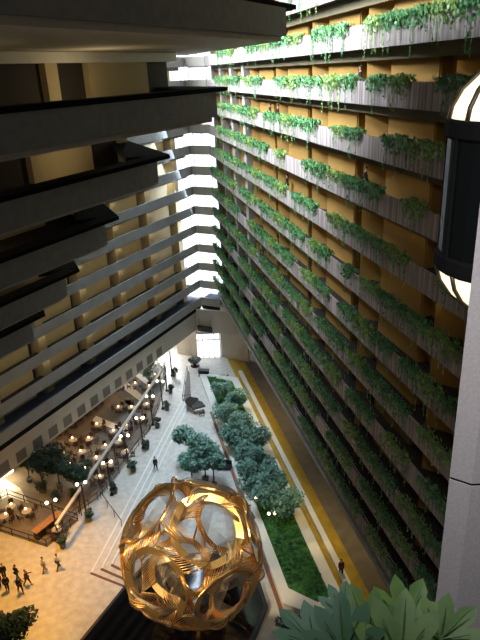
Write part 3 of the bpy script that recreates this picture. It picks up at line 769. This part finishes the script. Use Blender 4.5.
for i, (x, y, _) in enumerate(TB):
    g = gp(x, y); g.z = .04
    lab = 'cafe table in the seating area, %s of thirty-three from the far end' % (nth(i) if i < 30 else ['third to last', 'second to last', 'last'][i - 30])
    if i == 0: T0.location = g; tag(T0, lab, group='cafe tables')
    else: dup(T0, g, rt.random(), lab, 'cafe tables')
    kg = g + Vector((rt.uniform(-.2, .2), rt.uniform(-.2, .2), .76)); lab = 'glowing candle lamp on ' + lab.replace(' in the seating area', '').replace('thirty-three ', '').replace(' of from', ' from')
    if i == 0: K0.location = kg; tag(K0, lab, group='cafe candle lamps')
    else: dup(K0, kg, 0, lab, 'cafe candle lamps')
    a0 = rt.random() * 3
    for q in range(4 if y > 400 else 3):
        an = a0 + q * 1.571; c = g + Vector((math.cos(an) * .85, math.sin(an) * .85, 0)); rz = an - math.pi / 2
        lab = 'dark cafe chair, %s around the cafe table %s from the far end' % (nth(q), nth(i) if i < 30 else ['third to last', 'second to last', 'last'][i - 30])
        if nch == 0: H0.location = c; H0.rotation_euler = (0, 0, rz); tag(H0, lab, group='cafe chairs')
        else: dup(H0, c, rz, lab, 'cafe chairs')
        nch += 1
for i, (x, y) in enumerate([(118, 396), (104, 428), (86, 450), (60, 452), (100, 468), (20, 512), (140, 412)]):
    g = gp(x, y); point('cafe_lamp_light', (g.x, g.y, 2.6), 90 if i != 3 else 220, (1.0, 0.66, 0.32), .25)
# bright lit doorway and counter lights at the far left of the cafe
D0 = gp(-10, 487); D1 = gp(14, 472)
u_ = (D1 - D0).normalized(); v_ = Vector((-u_.y, u_.x, 0))
bm = BM(); prism(bm, [D0, D1, D1 + v_ * .1, D0 + v_ * .1], .1, 1.9)
M['glow'] = mat('lit_display', (1, .9, .7), .4, emit=(1.0, .82, .5), es=5)
t = thing('lit_display_case', 'brightly lit display case standing at the left edge below the beige band', 'display', (0, 0, 0)); obj('glass_front', bm, M['glow'], t)
bm = BM(); prism(bm, [D0 + v_ * .1, D1 + v_ * .1, D1 + v_ * .7, D0 + v_ * .7], 0, 2.1); obj('cabinet', bm, M['wood'], t)
point('display_light', ((D0.x + D1.x) / 2 + .9, (D0.y + D1.y) / 2 - 1.2, 1.6), 500, (1.0, .8, .48), .3)

# ================================================================ PLAZA FURNITURE
# grand piano
g = gp(197, 410)
t = thing('grand_piano', 'black grand piano with raised lid beside the brick edge of the long planter', 'piano', g, math.radians(25))
out = [(-.75, -.9), (.75, -.9), (.75, .2), (.45, .7), (.2, 1.3), (-.3, 1.5), (-.7, 1.2), (-.75, .4)]
bm = BM(); prism(bm, [(x * 1.15, y * 1.15) for x, y in out], .65, 1.0); obj('case', bm, M['dark'], t)
bm = BM(); box(bm, (0, -1.15, .72), (1.6, .25, .08)); kb = obj('keyboard', bm, M['white'], t)
bm = BM(); prism(bm, [(x * 1.15, y * 1.15) for x, y in out[2:]] + [(-.86, -.3), (.86, -.3)][::1], 1.02, 1.06)
ld = obj('lid', bm, M['dark'], t); ld.rotation_euler = (0, math.radians(-28), 0); ld.location = (0, 0, .42)
for x, y in ((-.6, -.7), (.6, -.7), (-.2, 1.3)):
    bm = BM(); tube(bm, [(x, y, 0), (x, y, .66)], .06, 6); obj('leg', bm, M['dark'], t)
t = thing('piano_bench', 'small black bench in front of the grand piano', 'bench', g + Vector((.75, -1.6, 0)), math.radians(25))
bm = BM(); box(bm, (0, 0, .45), (.8, .38, .1)); obj('seat', bm, M['dark'], t)
for x in (-.34, .34):
    for y in (-.14, .14):
        bm = BM(); tube(bm, [(x, y, 0), (x, y, .42)], .025, 5); obj('leg', bm, M['dark'], t)
# stair opening : long dark wedge with a balustrade
w = [gp(187.5, 371), gp(183, 401), gp(191, 400), gp(189.5, 371)]
t = thing('stairwell', 'narrow dark wedge shaped stairwell opening in the plaza floor near the entrance', 'stairs')
bm = BM(); prism(bm, w, 0, .05); obj('well', bm, M['dark'], t)
bm = BM()
for p, q in ((w[0], w[1]), (w[1], w[2]), (w[2], w[3])): tube(bm, [p + Vector((0, 0, .9)), q + Vector((0, 0, .9))], .05, 5); 
obj('handrail', bm, M['dark'], t)
for p in w + [w[0].lerp(w[1], .5), w[2].lerp(w[3], .5)]:
    bm = BM(); tube(bm, [p, p + Vector((0, 0, .9))], .04, 5); obj('post', bm, M['dark'], t)
# urn with tall bare branches
g = gp(195, 366)
t = thing('flower_urn', 'wide dark bowl urn with tall pale flower arrangement near the entrance', 'urn', g)
bm = BM(); lathe(bm, [(.9, 0), (.95, .12), (.3, .25), (.25, .7), (1.0, 1.0), (1.45, 1.5), (1.4, 1.5), (.9, 1.15)], 18); obj('bowl', bm, M['dark'], t, True); t.scale = (.75, .75, .75)
bm = crown_bm(random.Random(3), .9, .7, 160, .16, 5, (0, 0, 1.75)); obj('foliage', bm, M['tleaf'], t)
r = random.Random(8)
for q in range(9):
    an = q * .7; bm = BM(); p = [(0, 0, 1.4), (math.cos(an) * .6, math.sin(an) * .6, 2.8), (math.cos(an) * 1.7, math.sin(an) * 1.7, 3.6 + r.random())]
    tube(bm, p, .035, 5, .015); obj('branch', bm, M['khaki'], t)
g = gp(204, 376); t = thing('reception_stand', 'small dark desk standing by the corner of the long planter', 'desk', g, math.radians(-12))
bm = BM(); box(bm, (0, 0, .5), (1.5, .7, 1.0)); obj('body', bm, M['clothn'], t); bm = BM(); box(bm, (0, 0, 1.03), (1.7, .85, .06)); obj('desk_top', bm, M['dark'], t)
# low sofa group by the plaza trees
g = gp(222, 468); t = thing('lounge_bench', 'dark lounge bench beside the plaza trees at the brick edge', 'bench', g, math.radians(-15))
bm = BM(); box(bm, (0, 0, .3), (2.2, .9, .3)); obj('seat', bm, M['dark'], t); bm = BM(); box(bm, (0, .4, .65), (2.2, .15, .5)); obj('backrest', bm, M['dark'], t)
g = gp(221, 462); t = thing('white_cushioned_stool', 'small pale stool beside the dark lounge bench', 'stool', g)
bm = BM(); lathe(bm, [(.2, 0), (.25, .4), (.3, .42), (.28, .52)], 10); obj('seat', bm, M['shirtw'], t)
g = gp(285, 632); bush(g, .8, .3, 'small dark potted plant below the pointed end of the long planter', 77, 'plants by the planter tip')
# plaza guard rail at lower left of the sculpture
t = thing('plaza_rail', 'thin dark handrail crossing the pale plaza left of the sphere', 'rail')
A_ = gp(101, 498); B_ = gp(122, 527); bm = BM(); tube(bm, [A_ + Vector((0, 0, .9)), B_ + Vector((0, 0, .9))], .045, 5); obj('rail', bm, M['bronze'], t)
for q in range(4):
    c = A_.lerp(B_, q / 3); bm = BM(); tube(bm, [c, c + Vector((0, 0, .9))], .035, 5); obj('post', bm, M['bronze'], t)
# low white path lamps: none; small white bag shape left on the floor
# ================================================================ PEOPLE
def skin_mesh(name, verts, edges, radii, mt, parent, root=0, sub=1):
    me = bpy.data.meshes.new(name); me.from_pydata(verts, edges, []); o = bpy.data.objects.new(name, me); C.objects.link(o)
    o.parent = parent; me.materials.append(mt)
    md = o.modifiers.new('skin', 'SKIN'); md.use_smooth_shade = True
    sv = me.skin_vertices[0].data if me.skin_vertices else None
    if sv is None:
        bpy.context.view_layer.objects.active = o
        sv = me.skin_vertices[0].data
    for i, rr in enumerate(radii):
        sv[i].radius = rr if isinstance(rr, tuple) else (rr, rr); sv[i].use_root = (i == root)
    s_ = o.modifiers.new('sub', 'SUBSURF'); s_.levels = sub; s_.render_levels = sub
    return o
def person(loc, rz, label, top, bottom, group, stride=.22, s=1.0, armraise=0.0, hair=None):
    t = thing('person', label, 'person', loc, rz, group); t.scale = (s, s, s)
    st = stride
    V = [(0, 0, .95), (0, 0, 1.15), (0, .01, 1.38), (0, 0, 1.50), (0, -.01, 1.57),       # 0-4 pelvis..neck
         (.09, 0, .90), (.10, -st * .5, .50), (.10, -st, .09), (.10, -st - .14, .05),     # left leg
         (-.09, 0, .90), (-.10, st * .35, .50), (-.10, st + .05, .10), (-.10, st - .09, .05),
         (.18, .01, 1.42), (.23, .06, 1.15), (.24, -.06 - armraise, .92 + armraise), (.24, -.10 - armraise, .83 + armraise),
         (-.18, .01, 1.42), (-.23, -.04, 1.15), (-.24, -.12, .93), (-.24, -.16, .84),
         (0, -.01, 1.66), (0, -.02, 1.75)]
    E = [(0, 1), (1, 2), (2, 3), (3, 4), (0, 5), (5, 6), (6, 7), (7, 8), (0, 9), (9, 10), (10, 11), (11, 12), (2, 13), (13, 14), (14, 15), (15, 16), (2, 17), (17, 18), (18, 19), (19, 20), (4, 21), (21, 22)]
    Rr = [(.15, .10), (.14, .10), (.17, .11), (.07, .07), .055, .09, .06, .045, .045, .09, .06, .045, .045, .06, .045, .035, .035, .06, .045, .035, .035, (.085, .10), (.07, .085)]
    skin_mesh('body', V, E, Rr, M['skin'], t)
    k = 1.18
    iv = [0, 1, 2, 3, 13, 14, 15, 17, 18, 19]; mp = {v: j for j, v in enumerate(iv)}
    skin_mesh('shirt', [V[v] for v in iv], [(mp[a], mp[b]) for a, b in E if a in mp and b in mp], [tuple(x * k + .012 for x in (Rr[v] if isinstance(Rr[v], tuple) else (Rr[v],) * 2)) for v in iv], top, t)
    iv = [0, 5, 6, 7, 9, 10, 11]; mp = {v: j for j, v in enumerate(iv)}
    skin_mesh('trousers', [V[v] for v in iv], [(mp[a], mp[b]) for a, b in E if a in mp and b in mp], [tuple(x * k + .014 for x in (Rr[v] if isinstance(Rr[v], tuple) else (Rr[v],) * 2)) for v in iv], bottom, t)
    for a, b in ((7, 8), (11, 12)):
        bm = BM(); va, vb = Vector(V[a]), Vector(V[b]); tube(bm, [(va.x, va.y + .06, .05), (vb.x, vb.y, .045)], .055, 6, .045); obj('shoe', bm, M['clothb'], t, True)
    bm = BM(); bmesh.ops.create_uvsphere(bm, u_segments=10, v_segments=8, radius=1, matrix=Matrix.Translation((0, .025, 1.735)) @ Matrix.Diagonal((.098, .112, .108, 1)))
    bmesh.ops.delete(bm, geom=[v for v in bm.verts if v.co.y < -.045 and v.co.z < 1.76], context='VERTS'); obj('hair', bm, hair or M['hair'], t, True)
    for sx in (-.035, .035):
        bm = BM(); bmesh.ops.create_uvsphere(bm, u_segments=6, v_segments=4, radius=.013, matrix=Matrix.Translation((sx, -.115, 1.70))); obj('eye', bm, M['dark'], t)
    bm = BM(); tube(bm, [(0, -.105, 1.70), (0, -.14, 1.665)], .012, 5); obj('nose', bm, M['skin'], t)
    return t
def gq(x, y): g = gp(x, y); g.z = .02; return g
person(gq(45, 572), 2.4, 'person in a white shirt walking across the yellow floor, left of the pair', M['shirtw'], M['khaki'], 'people on the yellow lobby floor')
person(gq(59, 569), 2.7, 'person in a white top and dark trousers walking nearest the potted bush', M['shirtw'], M['clothn'], 'people on the yellow lobby floor', .3)
person(gq(8, 591), .3, 'person in long black clothes standing near the left edge', M['clothb'], M['clothb'], 'people on the yellow lobby floor', .08, 1.04)
person(gq(21, 592), .8, 'person in black leaning forward, in front of the one with a pale bag', M['clothb'], M['clothb'], 'people on the yellow lobby floor', .25, 1.0, .35)
person(gq(28, 585), 1.4, 'person in maroon and black reaching an arm towards another', M['clothr'], M['clothb'], 'people on the yellow lobby floor', .3, .98, .45)
person(gq(5, 579), .5, 'person in black behind the leftmost dark standing figure', M['clothb'], M['clothb'], 'people on the yellow lobby floor', .1)
person(gq(18, 580), 2.6, 'person in dark clothes facing the leaning one, in the dark group', M['clothn'], M['clothb'], 'people on the yellow lobby floor', .15)
person(gq(0, 588), .3, 'person in dark red cut off by the left edge of the picture', M['clothr'], M['clothb'], 'people on the yellow lobby floor', .1)
person(gq(156, 470), .5, 'person in dark clothes walking alone across the pale plaza', M['clothn'], M['clothb'], 'people on the plaza', .28)
person(gq(341, 575), 0, 'person in maroon walking along the gold path', M['clothr'], M['clothb'], 'people on the plaza', .2)
# people leaning on the right balconies
def on_balcony(x, k, p=15.95):
    a = a_at(x, k); v = PR(a, p, zk(k) - 0.99); return v
for x, k, lab in [(266, 1, 'person in black standing on the third right balcony, left of a close pair'), (272, 1, 'person in black standing on the third right balcony, right of a close pair'),
                  (232, 2, 'dark figure standing by the pale pier on a right balcony'), (286, 3, 'dark figure standing on a right balcony below a pink stretch of parapet'),
                  (367, 3, 'dark figure standing at the rail just left of the lift'), (360, 0, 'dark haired person at the rail of the second visible right balcony'), (473, 0, 'dark figure at the rail behind the lift dome')]:
    pass
BP = [(270, 132 + 8, 2), (278, 131 + 9, 2), (227 + 4, 152, 3), (287, 218, 4), (365, 228, 3), (360, 78, 1)]
BL = ['person in black at the rail of a right balcony, left one of a close pair', 'person in black at the rail of a right balcony, right one of a close pair',
      'dark figure standing by the pale pier near the end window', 'dark figure standing in front of a lit patch on the right wall', 'dark figure leaning on an ivy covered balcony left of the lift', 'dark haired person peeking over an upper right balcony']
KP = [1, 1, 2, 3, 2, 0]
for (x, y, _), k, lab in zip(BP, KP, BL):
    a = a_at(x, k); a = a * 1.07 if k > 0 else a * 1.07
    person(PR(a, 15.98, zk(k) - 0.99), math.radians(-95), lab, M['clothb'], M['clothb'], 'people on the right balconies', .05)
a = 66.0
person(PL(63.0, 46.5, zk(4) - 0.99), math.radians(30), 'small dark figure standing on a far left balcony', M['clothb'], M['clothb'], 'people on the left balconies', .05)

# ================================================================ LIFT AND PILLAR
def lift():
    d0 = ray(514, 200); hd = math.hypot(d0.x, d0.y); cx, cy = d0.x / hd * 10.8, d0.y / hd * 10.8
    d1 = ray(503, 124); z1 = H + d1.z / math.hypot(d1.x, d1.y) * 9.9
    d2 = ray(503, 281); z2 = H + d2.z / math.hypot(d2.x, d2.y) * 9.9
    t = thing('glass_lift', 'dark glass lift capsule with glowing cream ribbed dome and bowl at the right edge', 'lift', (cx, cy, z2))
    r = 1.12; hb = z1 - z2
    bm = BM(); lathe(bm, [(r, 0), (r, hb)], 24); obj('glass_cabin', bm, M['darkg'], t)
    bm = BM(); lathe(bm, [(r + .03, -.04), (r + .06, 0), (r + .06, .22), (r + .02, .26)], 24); obj('lower_rim', bm, M['seam'], t)
    bm = BM(); lathe(bm, [(r + .02, hb - .26), (r + .06, hb - .22), (r + .06, hb), (r + .03, hb + .04)], 24); obj('upper_rim', bm, M['seam'], t)
    for q in range(8):
        an = q * math.pi / 4 + .2; bm = BM(); tube(bm, [(math.cos(an) * (r + .02), math.sin(an) * (r + .02), 0), (math.cos(an) * (r + .02), math.sin(an) * (r + .02), hb)], .035, 5); obj('mullion', bm, M['seam'], t)
    top = [(r, 0.02), (r * .97, .22), (r * .86, .46), (r * .66, .68), (r * .44, .86), (r * .24, 1.06), (r * .11, 1.32), (.03, 1.6)]
    bot = [(.03, -1.25), (r * .16, -1.02), (r * .34, -.86), (r * .56, -.70), (r * .78, -.5), (r * .93, -.26), (r, -.02)]
    bm = BM(); lathe(bm, [(a, z + hb) for a, z in top], 32); obj('dome', bm, M['dome'], t, True)
    bm = BM(); lathe(bm, bot, 32); obj('bowl', bm, M['dome'], t, True)
    for q in range(12):
        an = q * math.pi / 6 + .38
        for nm_, pf, dz in (('dome_rib', top, hb), ('bowl_rib', bot, 0)):
            bm = BM(); tube(bm, [(math.cos(an) * (a + .02), math.sin(an) * (a + .02), z + dz) for a, z in pf], .04, 6); obj(nm_, bm, M['rib'], t, True)
    bm = BM(); tube(bm, [(0, 0, hb + 1.5), (0, 0, hb + 2.2)], .05, 6); obj('finial', bm, M['bronze'], t)
    bm = BM(); tube(bm, [(0, 0, -1.6), (0, 0, -1.2)], .06, 6); obj('lower_finial', bm, M['bronze'], t)
lift()
def pillar():
    def at(x, y, hd):
        d = ray(x, y); s_ = hd / math.hypot(d.x, d.y); return Vector((d.x * s_, d.y * s_, 0))
    A = at(447, 500, 8.0); B = at(469.5, 500, 7.93); Cc = at(560, 500, 8.6); D = A + Vector((.9, 1.5, 0)); Cc = B + (Cc - B) * 1
    t = thing('concrete_lift_shaft', 'tall smooth concrete lift shaft with one horizontal joint at the right edge', 'pillar', (A.x, A.y, 0))
    poly = [Vector((0, 0, 0)), B - A, Cc - A, Cc - A + Vector((.5, 1.6, 0)), D - A]
    zs = ray(447, 477.5); zj = H + zs.z / math.hypot(zs.x, zs.y) * 8.0
    bm = BM(); prism(bm, poly, 0, zj - .025); obj('lower_shaft', bm, M['pillar'], t)
    bm = BM(); prism(bm, poly, zj + .025, H + 6); obj('upper_shaft', bm, M['pillar'], t)
    c = sum(poly, Vector()) / 5
    bm = BM(); prism(bm, [p.lerp(c, .02) for p in poly], zj - .025, zj + .025); obj('joint', bm, M['seam'], t)
pillar()

# ================================================================ FOREGROUND PLANT
def lobed_leaf(out, px, dist, mt, vein, parent, tiltz=0.0):
    """out: outline in leaf units (x right, y up) ; placed on a plane facing the viewer, gently folded"""
    pass
def leaf_mesh(out, scale, cup):
    bm = BM(); cen = (0.0, 0.0)
    pts = [Vector((x * scale, y * scale, 0)) for x, y in out]
    rings = []
    for f in (1.0, .66, .33):
        rings.append([bm.verts.new((p.x * f, p.y * f, cup * (abs(p.x) / scale * f * .6 - (p.y / scale * f) ** 2 * .7))) for p in pts])
    c0 = bm.verts.new((0, 0, 0)); n = len(pts)
    for a, b in zip(rings, rings[1:]):
        for i in range(n): bm.faces.new((a[i], a[(i + 1) % n], b[(i + 1) % n], b[i]))
    for i in range(n): bm.faces.new((rings[-1][i], rings[-1][(i + 1) % n], c0))
    return bm
OUTL = []
lobes = [(-150, .50), (-108, .66), (-66, .80), (-32, .90), (0, 1.0), (32, .90), (66, .80), (108, .66), (150, .50)]
for q, (dg, r_) in enumerate(lobes):
    for da, f_ in ((-13, .74), (-6, .88), (0, 1.0), (5, .90), (11, .80)):
        an = math.radians(dg + da * (1 if dg < 100 else .8)); OUTL.append((math.sin(an) * r_ * f_, math.cos(an) * r_ * f_))
    if q < 8:
        an = math.radians((dg + lobes[q + 1][0]) / 2 + 1); rr_ = (r_ + lobes[q + 1][1]) / 2 * .56; OUTL.append((math.sin(an) * rr_, math.cos(an) * rr_))
OUTL.append((0, -.12))
t = thing('foreground_plant', 'large lobed green leaves of a plant close to the viewer at the bottom right', 'plant', (0.42, 1.35, H - 2.75))
base = Vector((0.42, 1.35, H - 2.75))
LV = [(343, 614, 2.3, .125, -.12, 'fleafd', 0, 0), (404, 628, 2.15, .18, -.55, 'fleaf', 0, 0), (368, 636, 2.1, .16, .35, 'fleaf', 0, 0), (440, 640, 2.1, .16, -1.0, 'fleaf', 0, 0), (316, 646, 2.25, .17, .7, 'fleafd', 0, 0), (345, 652, 2.0, .17, .1, 'fleafd', 0, 0), (400, 660, 2.0, .2, -.2, 'fleaf', 0, 0)]
for i, (x, y, ds, sc, roll, mm, tilt, _) in enumerate(LV):
    d = ray(x, y).normalized(); c = Vector((0, 0, H)) + d * ds - base
    bm = leaf_mesh(OUTL, sc, sc * .22)
    o = obj('leaf', bm, M[mm], t, True)
    zax = (-d * .9 + Vector((0, 0, .35)) + Vector((.25 * math.sin(i * 2.1), .2 * math.cos(i * 1.7), 0))).normalized()
    ya = R @ Vector((-math.sin(roll), -math.cos(roll), .3)); ya = (ya - zax * ya.dot(zax)).normalized(); xa = ya.cross(zax)
    mm_ = Matrix((xa, ya, zax)).transposed().to_4x4(); mm_.translation = c; o.matrix_local = mm_
    for an in (0, .56, -.56, 1.15, -1.15, 1.88, -1.88):
        bm = BM(); L_ = sc * (.8 if an == 0 else .55); dx, dy = math.sin(an), math.cos(an)
        tube(bm, [(0, 0, .006), (dx * L_ * .5, dy * L_ * .5, .012), (dx * L_, dy * L_, .016)], .004, 5, .0015); vn = obj('vein', bm, M['vein'], o)
    bm = BM(); q0 = Vector((.0, .0, .3)); tube(bm, [q0, (q0 + c) * .5 + Vector((0, 0, -.12)), c - ya * sc * .15, c], .012, 6, .007); obj('leaf_stalk', bm, M['fleaf'], t, True)
bm = BM(); lathe(bm, [(.2, -.35), (.28, .12), (.31, .12), (.31, .18), (.25, .18), (.24, .1)], 16); obj('pot', bm, M['pot'], t, True)
bm = BM(); tube(bm, [(0, 0, .05), (0, 0, .32)], .03, 8); obj('stem', bm, M['bark'], t)
t = thing('viewer_balcony', 'concrete balcony ledge directly below the viewer that carries the leafy plant', 'balcony', (0.4, 0.9, H - 3.3))
bm = BM(); box(bm, (0, 0, 0), (4, 1.6, .4)); obj('ledge', bm, M['concL'], t)
